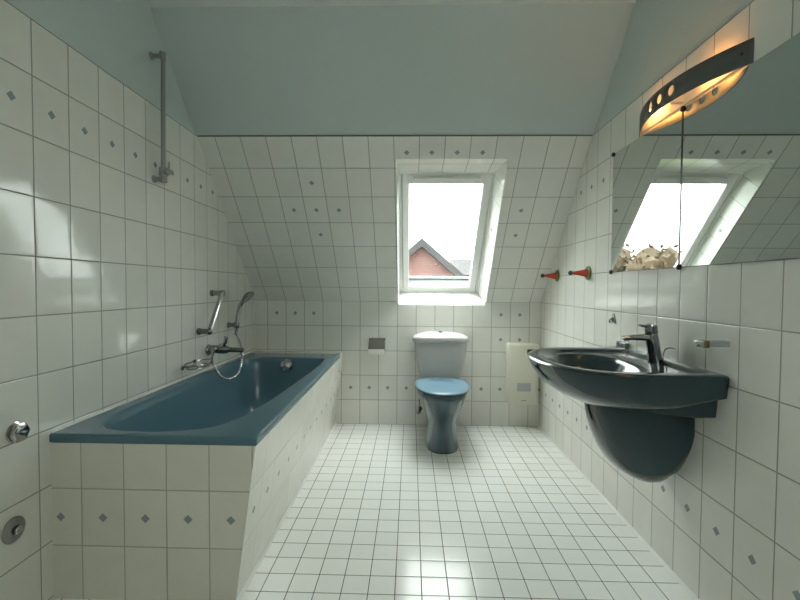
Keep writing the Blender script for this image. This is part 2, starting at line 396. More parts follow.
# ------------------------------------------------------------------ tub and its tiled surround
TF = -1.985
sur = empty('tub_surround', (.35, TF, 0), 'cream tiled apron around the blue bathtub with grey diamond row', 'tub surround')
b = MB(); b.hexa([(.0, TF, 0), (.662, TF, 0), (.734, TF, .566), (.0, TF, .566)], [(.0, TF + .02, 0), (.650, TF + .02, 0), (.722, TF + .02, .566), (.0, TF + .02, .566)])
b.build('front_panel', 't_apron_f', sur, smooth=False)
b = MB()
y0_, y1_ = TF, -.0005
b.hexa([(.6621, y0_, 0), (.6621, y1_, 0), (.722, y1_, .59), (.7345, y0_, .566)], [(.650, y0_ + .001, 0), (.650, y1_, 0), (.710, y1_, .59), (.7225, y0_ + .001, .566)])
b.build('side_panel', 't_apron_s', sur, smooth=False)
b = MB(); b.box(.0, .719, -.128, -.0005, .45, .598, bev=.002); b.build('ledge', 't_ledge', sur, smooth=False)
b = MB(); b.hexa([(.663, TF, .0), (.674, TF, 0), (.664, TF, .012)], [(.663, 0, .0), (.674, 0, 0), (.664, 0, .012)]); b.build('silicone_bead', 'sil', sur, smooth=False)

tub = empty('bathtub', (.36, -1.05, .0), 'petrol blue enamel bathtub built in along the left wall', 'bathtub')
inner = [(.375, -1.95), (.27, -1.949), (.175, -1.932), (.108, -1.88), (.076, -1.79), (.062, -1.62), (.056, -1.3), (.054, -.9), (.056, -.56), (.080, -.41), (.17, -.350), (.36, -.338), (.56, -.345), (.635, -.385), (.658, -.50), (.656, -.9), (.640, -1.3), (.622, -1.58), (.590, -1.79), (.52, -1.905)]
ring2d = [Vector((p.x, p.y)) for p in cr([(x, y, 0) for x, y in inner], True, 6)]
NR = len(ring2d)
def inner_ring(z, nx0, nx1, ny0, ny1):
    """inner outline squeezed into a new rectangle"""
    ox0, ox1, oy0, oy1 = .054, .658, -1.95, -.338
    return [Vector((nx0 + (p.x - ox0) / (ox1 - ox0) * (nx1 - nx0), ny0 + (p.y - oy0) / (oy1 - oy0) * (ny1 - ny0), z)) for p in ring2d]
def outer_ring(z, inset):
    """rectangle sampled to match the inner outline"""
    x0, x1a, x1b, y0, y1 = .001 + inset, .742 - inset, .722 - inset, TF - .006 + inset, -.130 - inset
    c = Vector((.36, -1.1)); out = []
    corners = [(x0, y0), (x1a, y0), (x1b, y1), (x0, y1)]
    # walk the rectangle by matching each inner point to its nearest boundary direction, corners kept exact
    for p in ring2d:
        d = p - Vector((.357, min(-.70, max(-1.6, p.y))))
        o = Vector((.357, min(-.70, max(-1.6, p.y))))
        if abs(d.x) < 1e-6: d.x = 1e-6
        best = 1e9
        for side in range(3 if False else 4):
            a_ = Vector(corners[side]); e_ = Vector(corners[(side + 1) % 4]) - a_
            den = d.x * e_.y - d.y * e_.x
            if abs(den) < 1e-9: continue
            t = ((a_.x - o.x) * e_.y - (a_.y - o.y) * e_.x) / den; u_ = ((a_.x - o.x) * d.y - (a_.y - o.y) * d.x) / den
            if t > 0 and -1e-6 <= u_ <= 1 + 1e-6: best = min(best, t)
        out.append(o + d * best)
    # snap the nearest sample to every corner
    for cx_, cy_ in corners:
        k = min(range(len(out)), key=lambda i: (out[i] - Vector((cx_, cy_))).length); out[k] = Vector((cx_, cy_))
    return [Vector((p.x, p.y, z)) for p in out]
b = MB()
RZ = .600
rings = [outer_ring(RZ - .034, .004), outer_ring(RZ - .030, 0), outer_ring(RZ - .006, 0), outer_ring(RZ - .002, .002), outer_ring(RZ, .006),
         outer_ring(RZ, .012), inner_ring(RZ, .043, .669, -1.962, -.326), inner_ring(RZ, .049, .663, -1.956, -.332), inner_ring(RZ - .002, .054, .658, -1.948, -.338), inner_ring(RZ - .010, .061, .651, -1.935, -.345),
         inner_ring(RZ - .04, .067, .645, -1.912, -.352), inner_ring(RZ - .09, .075, .636, -1.872, -.361), inner_ring(RZ - .15, .085, .625, -1.81, -.372), inner_ring(RZ - .28, .105, .600, -1.66, -.40),
         inner_ring(RZ - .36, .125, .575, -1.56, -.43), inner_ring(RZ - .40, .16, .54, -1.48, -.48), inner_ring(RZ - .415, .22, .48, -1.38, -.56)]
b.loft(rings, cap0=False, cap1=True)
b.build('tub_shell', 'tub', tub, ang=50, recalc=True)
b = MB(); ax = Vector((0, -1, .14)).normalized(); b.lathe([(.047, 0), (.047, .006), (.043, .013), (.032, .016), (.030, .022), (.0, .024)], (.367, -.362, .543), ax)
for k in range(6):
    a = k * math.pi / 3; b.sphere(Vector((.367, -.362, .543)) + ax * .017 + Vector((math.cos(a) * .034, 0, math.sin(a) * .034)), .006, seg=8)
tag(b.build('overflow_knob', 'chrome', tub), 'round chrome overflow knob')
b = MB(); b.lathe([(.03, 0), (.03, .003), (.022, .005), (0, .006)], (.36, -.62, RZ - .4155), (0, 0, 1)); b.build('drain', 'chrome', tub)
b = MB(); b.tube([(.004, TF, RZ + .001), (.004, -.13, RZ + .001)], .005, 8); b.build('silicone_bead', 'sil', tub)

# ------------------------------------------------------------------ left wall fittings
t = empty('shower_riser_rail', (0, -1.36, 1.9), 'tall vertical steel shower rail high on the left wall', 'shower rail')
b = MB(); b.tube([(.052, -1.36, 2.262), (.047, -1.36, 1.640)], .0105, 14); b.build('rail', 'steel', t)
for z in (2.252, 1.652):
    b = MB(); b.lathe([(.019, 0), (.019, .004), (.012, .008), (.011, .044)], (0.0005 if z < 2 else -.0075, -1.36, z), (1, 0, 0)); b.lathe([(.0155, -.016), (.0155, .016)], (.050, -1.36, z), (0, 0, 1), 18)
    b.build('bracket', 'steel', t)
b = MB(); b.lathe([(.019, -.02), (.020, -.015), (.020, .015), (.019, .02)], (.048, -1.36, 1.687), (0, 0, 1), 18); b.lathe([(.014, 0), (.018, .004), (.018, .026), (.014, .030)], (.055, -1.36, 1.685), (.9, -.3, .1)); b.tube([(.075, -1.36, 1.69), (.077, -1.36, 1.735)], .0045, 8)
tag(b.build('slider', 'steel', t), 'steel slider with clamp knob')

t = empty('grab_bar', (0, -.85, .97), 'slanted chrome grab bar above the bathtub', 'grab bar')
pa, pb = Vector((.072, -.768, 1.080)), Vector((.068, -.937, .852))
b = MB(); b.tube([pa, pb], .0145, 16); b.build('rail', 'chrome', t)
for p in (pa, pb):
    b = MB(); b.lathe([(.020, 0), (.020, .012), (.0165, .016), (.0165, .062)], (0.0005, p.y, p.z), (1, 0, 0)); b.sphere(p, .0200); b.build('end_mount', 'chrome_d', t)

MY = -.814; MZ = .722
t = empty('bath_mixer', (0, MY, MZ), 'chrome bath mixer tap on left tiled wall with hose loop', 'mixer tap')
b = MB(); b.lathe([(.036, 0), (.036, .006), (.030, .016), (.020, .022), (.020, .03)], (.0005, MY, MZ), (1, 0, 0)); b.build('wall_flange', 'chrome', t)
b = MB(); b.lathe([(.024, .018), (.026, .03), (.026, .115), (.020, .125), (.0155, .14), (.0145, .222), (.011, .226)], (0, MY, MZ + .006), (1, 0, -.02)); b.build('body', 'chrome_d', t)
b = MB(); b.lathe([(.010, .0), (.010, .018)], (.212, MY, MZ - .006), (0, 0, -1)); b.build('spout_nozzle', 'chrome', t)
b = MB(); b.lathe([(.020, .02), (.020, .035), (.014, .042)], (.085, MY, MZ), (0, 0, 1)); b.tube([(.095, MY, MZ + .03), (.110, MY, MZ + .05), (.117, MY, MZ + .088)], .012, 12, rs=[.014, .013, .011]); b.build('lever', 'chrome', t)
b = MB(); b.lathe([(.016, 0), (.018, .004), (.018, .022), (.015, .026)], (.052, MY - .02, MZ + .005), (0, -1, 0)); b.build('dial', 'chrome', t)

hy = -.52
t = empty('shower_holder', (0, hy, .854), 'small chrome wall bracket holding the hand shower', 'bracket')
b = MB(); b.lathe([(.020, 0), (.020, .008), (.015, .012), (.015, .050)], (.0005, hy, .854), (1, 0, 0)); b.build('arm', 'chrome_d', t)
b = MB(); b.lathe([(.0175, -.020), (.0195, -.012), (.0195, .012), (.0175, .020)], (.062, hy, .854), (.12, 0, 1)); b.build('cradle', 'chrome_d', t)
t = empty('hand_shower', (.062, hy, .854), 'chrome hand shower leaning up in its wall bracket', 'hand shower')
hp = cr([(.058, hy, .828), (.062, hy, .86), (.072, hy, .93), (.088, hy, .99), (.108, hy, 1.022), (.128, hy, 1.045)], n=6)
b = MB(); b.tube(hp, .011, 14, rs=[.0115 + .004 * math.sin(i / len(hp) * 3) for i in range(len(hp))]); b.build('handle', 'chrome', t)
hd = Vector((.72, -.10, -.69)).normalized(); hc = Vector((.140, hy, 1.052))
b = MB(); b.lathe([(.012, -.026), (.032, -.018), (.050, -.004), (.053, .006), (.048, .010), (0, .011)], hc, hd, sc=(1.0, .9)); b.build('spray_head', 'chrome_d', t)
t = empty('shower_hose', (.10, MY, .6), 'chrome shower hose hanging in a loop over the tub edge', 'hose')
lp = cr([(.062, MY - .045, MZ + .01), (.050, MY - .055, MZ - .05), (.070, MY - .06, .63), (.105, MY - .055, .570), (.150, MY - .03, .548), (.192, MY, .575), (.207, MY + .02, .64), (.195, MY + .05, .71), (.150, MY + .12, .765), (.09, hy - .08, .795), (.060, hy - .01, .815), (.058, hy, .832)], n=10)
b = MB()
rs = [.0074 + .0010 * math.sin(i * 2.6) for i in range(len(lp))]
b.tube(lp, .007, 10, rs=rs); b.build('hose', 'chrome', t)
b = MB(); b.lathe([(.0115, 0), (.0115, .024), (.008, .030)], (.062, MY - .018, MZ + .012), (0, -1, -.05)); b.build('coupling', 'chrome', t)
b = MB(); b.lathe([(.0115, -.004), (.0115, .022), (.008, .028)], (.058, hy, .832), (0, 0, -1)); b.build('coupling', 'chrome', t)

t = empty('soap_basket', (0, -1.05, .68), 'oval chrome wire soap basket on the wall beside the tub', 'soap basket')
bc = Vector((.062, -1.05, .676))
def ov(sx, sy, z, n=40): return [Vector((bc.x + .055 * sx * math.cos(a), bc.y + .125 * sy * math.sin(a), z)) for a in [2 * math.pi * k / n for k in range(n)]]
b = MB(); b.tube(ov(1, 1, .684), .0032, 8, closed=True); b.tube(ov(.80, .85, .664), .0022, 8, closed=True); b.build('rim', 'chrome_d', t)
b = MB()
for k in range(9):
    y = -.09 + k * .0225; hw_ = .045 * math.sqrt(1 - (y / .108) ** 2)
    ww = .055 * math.sqrt(1 - (y / .125) ** 2)
    b.tube(cr([(bc.x - ww, bc.y + y, .684), (bc.x - hw_, bc.y + y, .666), (bc.x + hw_, bc.y + y, .666), (bc.x + ww, bc.y + y, .684)], n=4), .0017, 6)
b.build('wire', 'chrome', t)
b = MB(); b.tube(cr([(.002, -1.12, .665), (.03, -1.185, .675), (.062, -1.172, .684)], n=6), .003, 8); b.lathe([(.012, 0), (.012, .006)], (.0005, -1.12, .665), (1, 0, 0)); b.build('wall_mount', 'chrome_d', t)
b = MB(); b.lathe([(.012, 0), (.012, .006)], (.0005, -.99, .68), (1, 0, 0)); b.tube([(.004, -.99, .68), (.02, -1.0, .684)], .003, 8); b.build('wall_mount', 'chrome_d', t)

t = empty('stop_valve_handle', (0, -2.118, .648), 'round ridged chrome valve handle on left wall above tub level', 'valve')
b = MB(); b.lathe([(.034, 0), (.034, .003), (.028, .006), (.016, .008)], (.0005, -2.118, .648), (1, 0, 0)); b.build('rosette', 'chrome', t)
b = MB()
rg = []
for h, r in ((.006, .020), (.009, .028), (.014, .032), (.020, .031), (.024, .024), (.0255, .006)):
    rg.append([Vector((h, -2.118 + r * (1 + (.05 * math.cos(6 * a) if h < .023 else 0)) * math.cos(a), .648 + r * (1 + (.05 * math.cos(6 * a) if h < .023 else 0)) * math.sin(a))) for a in [2 * math.pi * k / 48 for k in range(48)]])
b.loft(rg); b.build('knob', 'chrome', t)
t = empty('valve_cover_plate', (0, -2.132, .335), 'round chrome cover plate low on left wall beside tub front', 'cover plate')
b = MB(); b.lathe([(.041, 0), (.041, .003), (.036, .007), (.018, .010), (.017, .006), (.0, .006)], (.0005, -2.132, .335), (1, 0, 0)); b.build('plate', 'steel', t)
b = MB(); b.lathe([(.013, .006), (.013, .020), (.010, .023), (0, .023)], (.0005, -2.132, .335), (1, 0, 0)); b.build('spindle', 'chrome', t)

# ------------------------------------------------------------------ toilet
TX = 1.505
t = empty('toilet', (TX, -.4, 0), 'blue floor-standing toilet with light blue lid and white cistern below window', 'toilet')
def R(z, hw, yf, yb, ef=2.2, eb=2.6):
    cy = (yf * .45 + yb * .55); return se(TX, cy, z, hw, cy - yf, yb - cy, ef, eb)
b = MB()
b.loft([R(0, .118, -.607, -.27), R(.006, .120, -.609, -.26), R(.03, .116, -.604, -.24), R(.08, .106, -.592, -.22), R(.13, .103, -.588, -.20), R(.17, .106, -.590, -.18), R(.21, .117, -.602, -.15), R(.25, .133, -.622, -.12),
        R(.29, .150, -.645, -.09), R(.33, .166, -.664, -.06), R(.36, .176, -.676, -.045), R(.375, .181, -.682, -.04), R(.392, .181, -.682, -.04), R(.398, .177, -.678, -.044)])
b.build('bowl', 'wc', t, ang=60)
b = MB(); b.box(TX - .055, TX + .055, -.27, -.001, .03, .20, bev=.03); b.build('outlet', 'wc', t)
def L_(z, hw, yf, yb=-.20): cy = -.40; return se(TX, cy, z, hw, cy - yf, yb - cy, 2.1, 3.2)
b = MB(); b.loft([L_(.3985, .180, -.682), L_(.402, .186, -.690), L_(.412, .188, -.692), L_(.416, .184, -.688)]); b.build('seat', 'wc', t)
b = MB(); b.loft([L_(.4195, .186, -.690), L_(.421, .192, -.698), L_(.429, .193, -.699), L_(.434, .188, -.693), L_(.437, .165, -.66), L_(.4385, .10, -.55)]); tag(b.build('lid', 'lid', t, ang=50), 'light blue toilet lid')
for s_ in (-1, 1):
    b = MB(); b.lathe([(.011, -.02), (.011, .02)], (TX + s_ * .075, -.205, .425), (1, 0, 0), 14); b.build('hinge', 'lid', t)
CX = 1.512
def K(z, hw, yf, e=4.5): cy = -.10; return se(CX, cy, z, hw, cy - yf, -.004 - cy, e, 7)
b = MB(); b.loft([K(.398, .125, -.16), K(.402, .135, -.165), K(.43, .155, -.168), K(.48, .172, -.172), K(.55, .187, -.176), K(.62, .198, -.18), K(.69, .205, -.182), K(.703, .205, -.182)]); tag(b.build('cistern', 'cist', t, ang=50), 'off-white cistern')
b = MB(); b.loft([K(.7035, .212, -.188, 3.6), K(.708, .219, -.194, 3.6), K(.728, .221, -.196, 3.6), K(.742, .212, -.188, 3.2), K(.756, .180, -.168, 3), K(.767, .130, -.145, 2.8), K(.773, .07, -.12, 2.6), K(.774, .02, -.105, 2.6)])
tag(b.build('cistern_lid', 'cist', t, ang=60), 'domed white cistern lid')
b = MB(); b.lathe([(.019, 0), (.019, .006), (.014, .008), (.013, .005), (0, .006)], (CX, -.105, .7735), (0, 0, 1)); tag(b.build('flush_button', 'chrome_d', t), 'chrome flush button')
t = empty('angle_stop_valve', (1.352, 0, .14), 'small chrome stop valve low on wall left of the toilet', 'valve')
b = MB(); b.lathe([(.022, 0), (.022, .004), (.010, .008), (.010, .045)], (1.352, -.0005, .135), (0, -1, 0)); b.lathe([(.012, -.014), (.012, .014)], (1.352, -.045, .135), (0, 0, 1)); b.build('body', 'chrome_d', t)
b = MB(); b.lathe([(.008, 0), (.017, .006), (.017, .024), (.013, .028)], (1.350, -.055, .130), (-.4, -.8, -.2)); b.build('handle', 'chrome_d', t)
b = MB(); b.tube(cr([(1.352, -.045, .15), (1.353, -.047, .25), (1.362, -.055, .34), (1.395, -.08, .395), (1.408, -.085, .408)], n=6), .005, 8); b.build('riser_pipe', 'chrome_d', t)

t = empty('toilet_paper_holder', (1.005, 0, .65), 'chrome toilet paper holder with flap lid left of the toilet', 'paper holder')
b = MB(); b.box(.940, 1.070, -.012, -.0005, .60, .712, bev=.004); b.build('back_plate', 'chrome', t)
b = MB(); b.hexa([(.938, -.010, .712), (1.072, -.010, .712), (1.072, -.092, .634), (.938, -.092, .634)], [(.938, -.010, .707), (1.072, -.010, .707), (1.072, -.087, .631), (.938, -.087, .631)]); b.build('lid', 'chrome_m', t)
b = MB(); b.box(.940, 1.068, -.0925, -.088, .588, .630, bev=.0015); tag(b.build('lip_reflection', 'sil', t), 'front lip of the holder, bright reflection painted pale')  # bright reflection on the chrome put into a pale lip colour
b = MB(); b.box(1.069, 1.073, -.090, -.012, .590, .70, bev=.001); b.tube([(.95, -.05, .640), (1.069, -.05, .640)], .006, 10); b.build('roll_arm', 'chrome', t)

# ------------------------------------------------------------------ water heater
t = empty('water_heater', (2.16, 0, .45), 'flat cream instant water heater low on back wall beneath washbasin end', 'water heater')
b = MB(); b.box(2.048, 2.284, -.100, -.001, .205, .686, bev=.012); hb = b.build('casing', 'cream', t)
b = MB(); b.box(2.118, 2.226, -.1035, -.0995, .312, .379, bev=.002); lb = b.build('label_panel', 'label', t)
b = MB()
for (x, z, w_, h_) in ((2.135, .352, .018, .006), (2.158, .357, .03, .004), (2.195, .352, .018, .010), (2.16, .335, .02, .005), (2.19, .330, .022, .007), (2.132, .325, .01, .005)):
    b.box(x, x + w_, -.1045, -.1034, z, z + h_)
b.build('printed_marks', 'ink', lb, smooth=False)
b = MB()
for k in range(5): b.box(2.150 + k * .0082, 2.156 + k * .0082, -.1012, -.0998, .237, .2425)
b.build('small_lettering', 'ink', t, smooth=False)

# ------------------------------------------------------------------ washbasin
BY = -1.715
def D(z, hw, front, back=W - .0005, eb=30, ef=2.25, n=72, mid=None):
    """D-shaped ring: blunt ellipse towards -x (front), boxy against the wall"""
    cx = mid if mid is not None else front + min(.30, (back - front) * .55); o = []
    for k in range(n):
        t_ = 2 * math.pi * k / n; c, s_ = math.cos(t_), math.sin(t_)
        e, a = (eb, back - cx) if c > 0 else (ef, cx - front)
        # y uses a blended exponent so the ring stays smooth where the halves meet
        o.append(Vector((cx + a * math.copysign(abs(c) ** (2 / e), c), BY + hw * math.copysign(abs(s_) ** (2 / e), s_), z)))
    return o
t = empty('washbasin', (W, BY, .8), 'dark petrol green ceramic washbasin on right wall below the mirrors', 'washbasin')
b = MB()
zt = .842
def H(front, zf, hw, zs, mid=None, back=W - .0005):
    rr = D(0, hw, front, back, mid=mid)
    for p in rr: p.z = zs + (zf - zs) * max(0, min(1, (W - p.x) / (W - front))) ** 1.3
    return rr
b.loft([H(2.16, .672, .05, .70, back=W - .05), H(2.06, .668, .16, .755, W - .09), H(2.01, .6665, .28, .763, W - .08), H(1.990, .667, .312, .765, W - .08), H(1.975, .672, .320, .767, W - .085), H(1.93, .688, .325, .775, 2.18), H(1.87, .714, .328, .785, 2.13), H(1.82, .746, .331, .80, 2.09),
        H(1.793, .785, .335, .815, 2.065), H(1.778, .815, .337, .825, 2.06), D(.836, .337, 1.772, mid=2.055), D(zt, .331, 1.778, mid=2.055),
        D(zt + .003, .318, 1.790, W - .012, mid=2.055), D(zt + .002, .285, 1.812, W - .03, mid=2.06), D(zt - .003, .270, 1.828, W - .045, mid=2.06), D(zt - .012, .262, 1.836, W - .055, mid=2.06), D(zt - .016, .254, 1.844, W - .065, 6, mid=2.06),
        D(zt - .018, .236, 1.860, 2.185, 2.6, 2.3, mid=2.02), D(zt - .022, .230, 1.866, 2.178, 2.5, mid=2.02), D(zt - .040, .220, 1.876, 2.168, 2.5, mid=2.02), D(zt - .080, .195, 1.90, 2.15, 2.4, mid=2.02), D(zt - .115, .150, 1.935, 2.125, 2.3, mid=2.02),
        D(zt - .130, .09, 1.975, 2.09, 2.2, mid=2.025), D(zt - .134, .03, 2.01, 2.055, 2.2, mid=2.03)])
b.build('basin', 'basin', t, ang=40)
b = MB(); b.loft([D(.684, .262, 2.045, mid=W - .05), D(.690, .270, 2.035, mid=W - .05), D(.73, .275, 2.02, mid=W - .05), D(.77, .277, 2.04, mid=W - .05)])
b.build('wall_mount_body', 'basin', t, ang=40)
b = MB(); b.lathe([(.023, 0), (.023, .003), (.016, .004), (.016, .010), (0, .012)], (2.032, BY, zt - .1335), (0, 0, 1)); b.build('drain', 'chrome', t)
t = empty('basin_shroud', (W, BY, .5), 'dark petrol ceramic half pedestal hanging beneath the washbasin', 'basin shroud')
b = MB()
b.loft([D(.684, .165, 1.995), D(.64, .168, 2.0), D(.59, .169, 2.010), D(.55, .167, 2.022, W - .0005, 14), D(.51, .163, 2.037, W - .0005, 7), D(.475, .156, 2.053, W - .0005, 4.5), D(.445, .145, 2.072, W - .0005, 3.4),
        D(.432, .140, 2.082, W - .006, 3.0), D(.420, .132, 2.094, W - .02, 2.7), D(.400, .116, 2.118, W - .028, 2.5), D(.382, .094, 2.146, W - .04, 2.4), D(.368, .066, 2.176, W - .055, 2.3), D(.360, .036, 2.205, W - .075, 2.2), D(.358, .01, 2.23, W - .09, 2.2)])
b.build('shroud', 'basin', t, ang=60)

t = empty('basin_faucet', (2.262, BY, .83), 'chrome single-lever faucet standing on the dark washbasin', 'faucet')
fz = zt - .0165
b = MB()
fr = []
for h, r, dx in ((0, .0275, 0), (.004, .027, 0), (.03, .0255, -.004), (.08, .0245, -.012), (.112, .0240, -.018), (.118, .0225, -.019)):
    fr.append([Vector((2.264 + dx + r * math.cos(a), BY + r * math.sin(a), fz + h)) for a in [2 * math.pi * k / 28 for k in range(28)]])
b.loft(fr); b.build('body', 'chrome_d', t)
def fbar(bb, pts):   # pts: (x, z, half width, half height)
    bb.loft([[Vector((x, BY + w_ * math.copysign(abs(math.cos(a)) ** .6, math.cos(a)), z + h_ * math.copysign(abs(math.sin(a)) ** .6, math.sin(a)))) for a in [2 * math.pi * k / 20 for k in range(20)]] for x, z, w_, h_ in pts])
b = MB(); fbar(b, [(2.25, fz + .104, .018, .015), (2.21, fz + .106, .017, .014), (2.165, fz + .105, .015, .0105), (2.135, fz + .103, .014, .0075), (2.127, fz + .102, .012, .006)]); b.lathe([(.010, 0), (.010, .014)], (2.147, BY, fz + .103), (0, 0, -1), 16); b.build('spout', 'chrome', t)
b = MB()
fr = []
for h, r, dx in ((.119, .0225, -.019), (.125, .0235, -.019), (.148, .0235, -.021), (.158, .021, -.022), (.161, .012, -.022)):
    fr.append([Vector((2.264 + dx + r * math.cos(a), BY + r * math.sin(a), fz + h)) for a in [2 * math.pi * k / 28 for k in range(28)]])
b.loft(fr); fbar(b, [(2.235, fz + .150, .013, .007), (2.205, fz + .153, .012, .006), (2.196, fz + .154, .010, .004)]); b.build('lever', 'chrome_d', t)
b = MB(); b.tube(cr([(2.293, BY, fz - .001), (2.295, BY, fz + .035), (2.300, BY - .004, fz + .058), (2.312, BY - .02, fz + .066), (2.316, BY - .04, fz + .064)], n=6), .0026, 8); b.build('popup_rod', 'chrome', t)

t = empty('towel_arm', (W, -1.355, .843), 'thin metal towel arm with black end behind the washbasin', 'towel holder')
b = MB(); b.box(W - .022, W - .0005, -1.40, -1.31, .838, .866, bev=.004); b.build('wall_mount', 'chrome_d', t)
ae = Vector((1.878, -1.345, .8125))
b = MB(); b.tube([(W - .02, -1.355, .838), ae], .0085, 12); b.build('arm', 'alu', t)
b = MB(); b.tube([ae + Vector((.004, 0, 0)), ae + Vector((-.024, 0, -.001))], .0125, 12); tag(b.build('end_cap', 'black', t), 'black end cap')

t = empty('glass_holder', (W, -2.02, .947), 'short grey wall arm with amber band right of the faucet', 'holder')
b = MB(); b.box(2.252, W - .0005, -2.037, -2.003, .937, .956, bev=.003); b.build('arm', 'clear', t)
b = MB(); b.box(2.238, 2.2535, -2.038, -2.002, .934, .958, bev=.002); tag(b.build('amber_band', 'amber', t), 'amber band')
b = MB(); b.box(2.222, 2.2385, -2.037, -2.003, .936, .956, bev=.004); b.box(2.214, 2.224, -2.034, -2.026, .949, .955, bev=.001); b.box(2.214, 2.224, -2.034, -2.026, .938, .943, bev=.001); b.build('end_clip', 'clear', t)

t = empty('triangular_hook', (W, -1.235, .97), 'small grey triangular hook on the right wall beside the faucet', 'hook')
b = MB()
def tri(x, sc):
    return [(x, -1.235 - .031 * sc, .949 - .004 * (sc - 1)), (x, -1.235 + .031 * sc, .949), (x, -1.235 + .006 * sc, .998), (x, -1.235 - .006 * sc, .998)]
b.hexa(tri(W - .0005, 1), tri(W - .005, .92)); b.build('plate', 'steel', t)
b = MB(); b.tube(cr([(W - .004, -1.235, .975), (W - .018, -1.235, .968), (W - .022, -1.235, .958), (W - .018, -1.235, .952)], n=5), .0035, 8); b.lathe([(.011, 0), (.011, .003)], (W - .004, -1.235, .967), (-1, 0, 0), 16); b.build('hook', 'chrome_d', t)

def red_hook(y, z, label):
    t = empty('wall_hook', (W, y, z), label, 'hook', 'red cone hooks on the right wall')
    b = MB(); b.lathe([(.040, 0), (.041, .003), (.040, .009), (.030, .011), (.028, .006), (.0, .006)], (W - .0005, y, z), (-1, 0, 0), 32); b.build('base_disc', 'green', t)
    b = MB(); b.lathe([(.0275, .005), (.026, .010), (.019, .035), (.013, .065), (.008, .098)], (W, y, z), (-1, 0, 0), 24); b.build('cone', 'red', t)
    b = MB(); b.sphere((W - .106, y, z), .0145); b.build('ball_tip', 'teal', t)
red_hook(-.915, 1.217, 'red cone hook with green base disc, nearer the mirror')
red_hook(-.385, 1.215, 'red cone hook with green base disc, nearer the window')

# ------------------------------------------------------------------ mirrors
MYa, MYm, MYb, MZ0, MZ1 = -1.205, -1.766, -2.328, 1.212, 1.818
for i, (y0, y1) in enumerate(((MYa, MYm + .0042), (MYm - .0042, MYb))):
    t = empty('wall_mirror', (W, (y0 + y1) / 2, MZ0), ('frameless mirror panel nearer the window, reflecting most of the sky', 'frameless mirror panel further from the window, running out at the picture edge')[i], 'mirror', 'frameless mirror panels over the basin')
    b = MB(); b.box(W - .006, W - .0008, y1, y0, MZ0, MZ1)
    for f in b.bm.faces:
        f.material_index = 1
    bmesh.ops.recalc_face_normals(b.bm, faces=b.bm.faces)
    for f in b.bm.faces:
        if f.normal.x < -.9: f.material_index = 0
    b.build('mirror_glass', ['mirror', 'mback'], t, smooth=False)
    if i == 0:
        b = MB(); b.box(W - .0072, W - .0008, MYm - .004, MYm + .004, MZ0, MZ1); b.build('joint_strip', 'black', t, smooth=False)
    cl = [(MYa, MZ0), (MYa, MZ1), (MYm, MZ0), (MYm, MZ1)] if i == 0 else [(MYb, MZ0), (MYb, MZ1)]
    for y, z in cl:
        r_ = .011
        b = MB(); b.lathe([(r_, 0), (r_, .008), (r_ * .6, .011), (0, .012)], (W - .003, y, z), (-1, 0, 0), 18); b.build('clip', 'black', t)

# ------------------------------------------------------------------ lamp
t = empty('wall_lamp', (W, -1.765, 1.86), 'bowed grey metal wall lamp glowing orange above the mirrors', 'lamp')
LA, LB, LD = -1.447, -2.094, .088
def arc(z, inset=0, n=48, dz=0):
    """bow from wall to wall"""
    o = []
    for k in range(n + 1):
        u = k / n; y = LA - inset + (LB - LA + 2 * inset) * u
        x = W - .001 - (LD - inset) * (1 - abs(2 * u - 1) ** 2.1)
        o.append(Vector((x, y, z)))
    return o
zb, ztp = 1.8215, 1.898
hol = [(-1.680, 1.862, .0175), (-1.751, 1.862, .0175), (-1.822, 1.862, .0175)]
# bowed sheet with three round openings: grid in (arc, height), cells inside the holes dropped, rims snapped to the circle
def bowx(y, inset):
    u = (LA - y) / (LA - LB); u = min(1, max(0, u)); return W - .001 - (LD - inset) * (1 - abs(2 * u - 1) ** 2.1)
def sheet(inset, bm_, mi):
    ys = sorted({round(LA + (LB - LA) * k / 60, 5) for k in range(61)}, reverse=True)
    import bisect
    def strip(ya, yb, za, zc):
        pass
    faces = []
    cells = []
    hy0, hy1 = hol[0][0] + .0275, hol[-1][0] - .0275
    # plain part
    rows = [zb, ztp]
    yl = [y for y in ys if y > hy0] + [hy0]; yr = [hy1] + [y for y in ys if y < hy1]
    for lst in (yl, yr):
        for a_, c_ in zip(lst, lst[1:]):
            faces.append([(a_, zb), (c_, zb), (c_, ztp), (a_, ztp)])
    # cells with holes
    edges = [hy0, (hol[0][0] + hol[1][0]) / 2, (hol[1][0] + hol[2][0]) / 2, hy1]
    for i, (hy_, hz, hr) in enumerate(hol):
        ya, yb = edges[i], edges[i + 1]; n = 32
        for k in range(n):
            a0, a1 = 2 * math.pi * k / n + math.pi / 4, 2 * math.pi * (k + 1) / n + math.pi / 4
            def outp(a):
                c, s_ = math.cos(a), math.sin(a)
                hw1, hw2 = ya - hy_, hy_ - yb
                m_ = max(abs(c), abs(s_)); c, s_ = c / m_, s_ / m_
                return (hy_ + c * (hw1 if c > 0 else hw2), hz + s_ * ((ztp - hz) if s_ > 0 else (hz - zb)))
            inp = lambda a: (hy_ + hr * math.cos(a), hz + hr * math.sin(a))
            faces.append([outp(a0), outp(a1), inp(a1), inp(a0)])
    for f in faces:
        bm_.face([Vector((bowx(y, inset), y, z)) for y, z in f], mi)
b = MB(); sheet(0, b, 0); bmesh.ops.remove_doubles(b.bm, verts=b.bm.verts, dist=1e-5)
shade = b.build('lamp_shade', ['lamp_w', 'lamp_m'], t, ang=60)
sm = shade.modifiers.new('thickness', 'SOLIDIFY'); sm.thickness = .003; sm.offset = 0; sm.use_rim = True; sm.material_offset = 1; sm.material_offset_rim = 1
b = MB(); b.box(W - .006, W - .0008, LB + .03, LA - .03, 1.832, 1.893, bev=.001); b.build('back_plate', 'lamp_w', t)
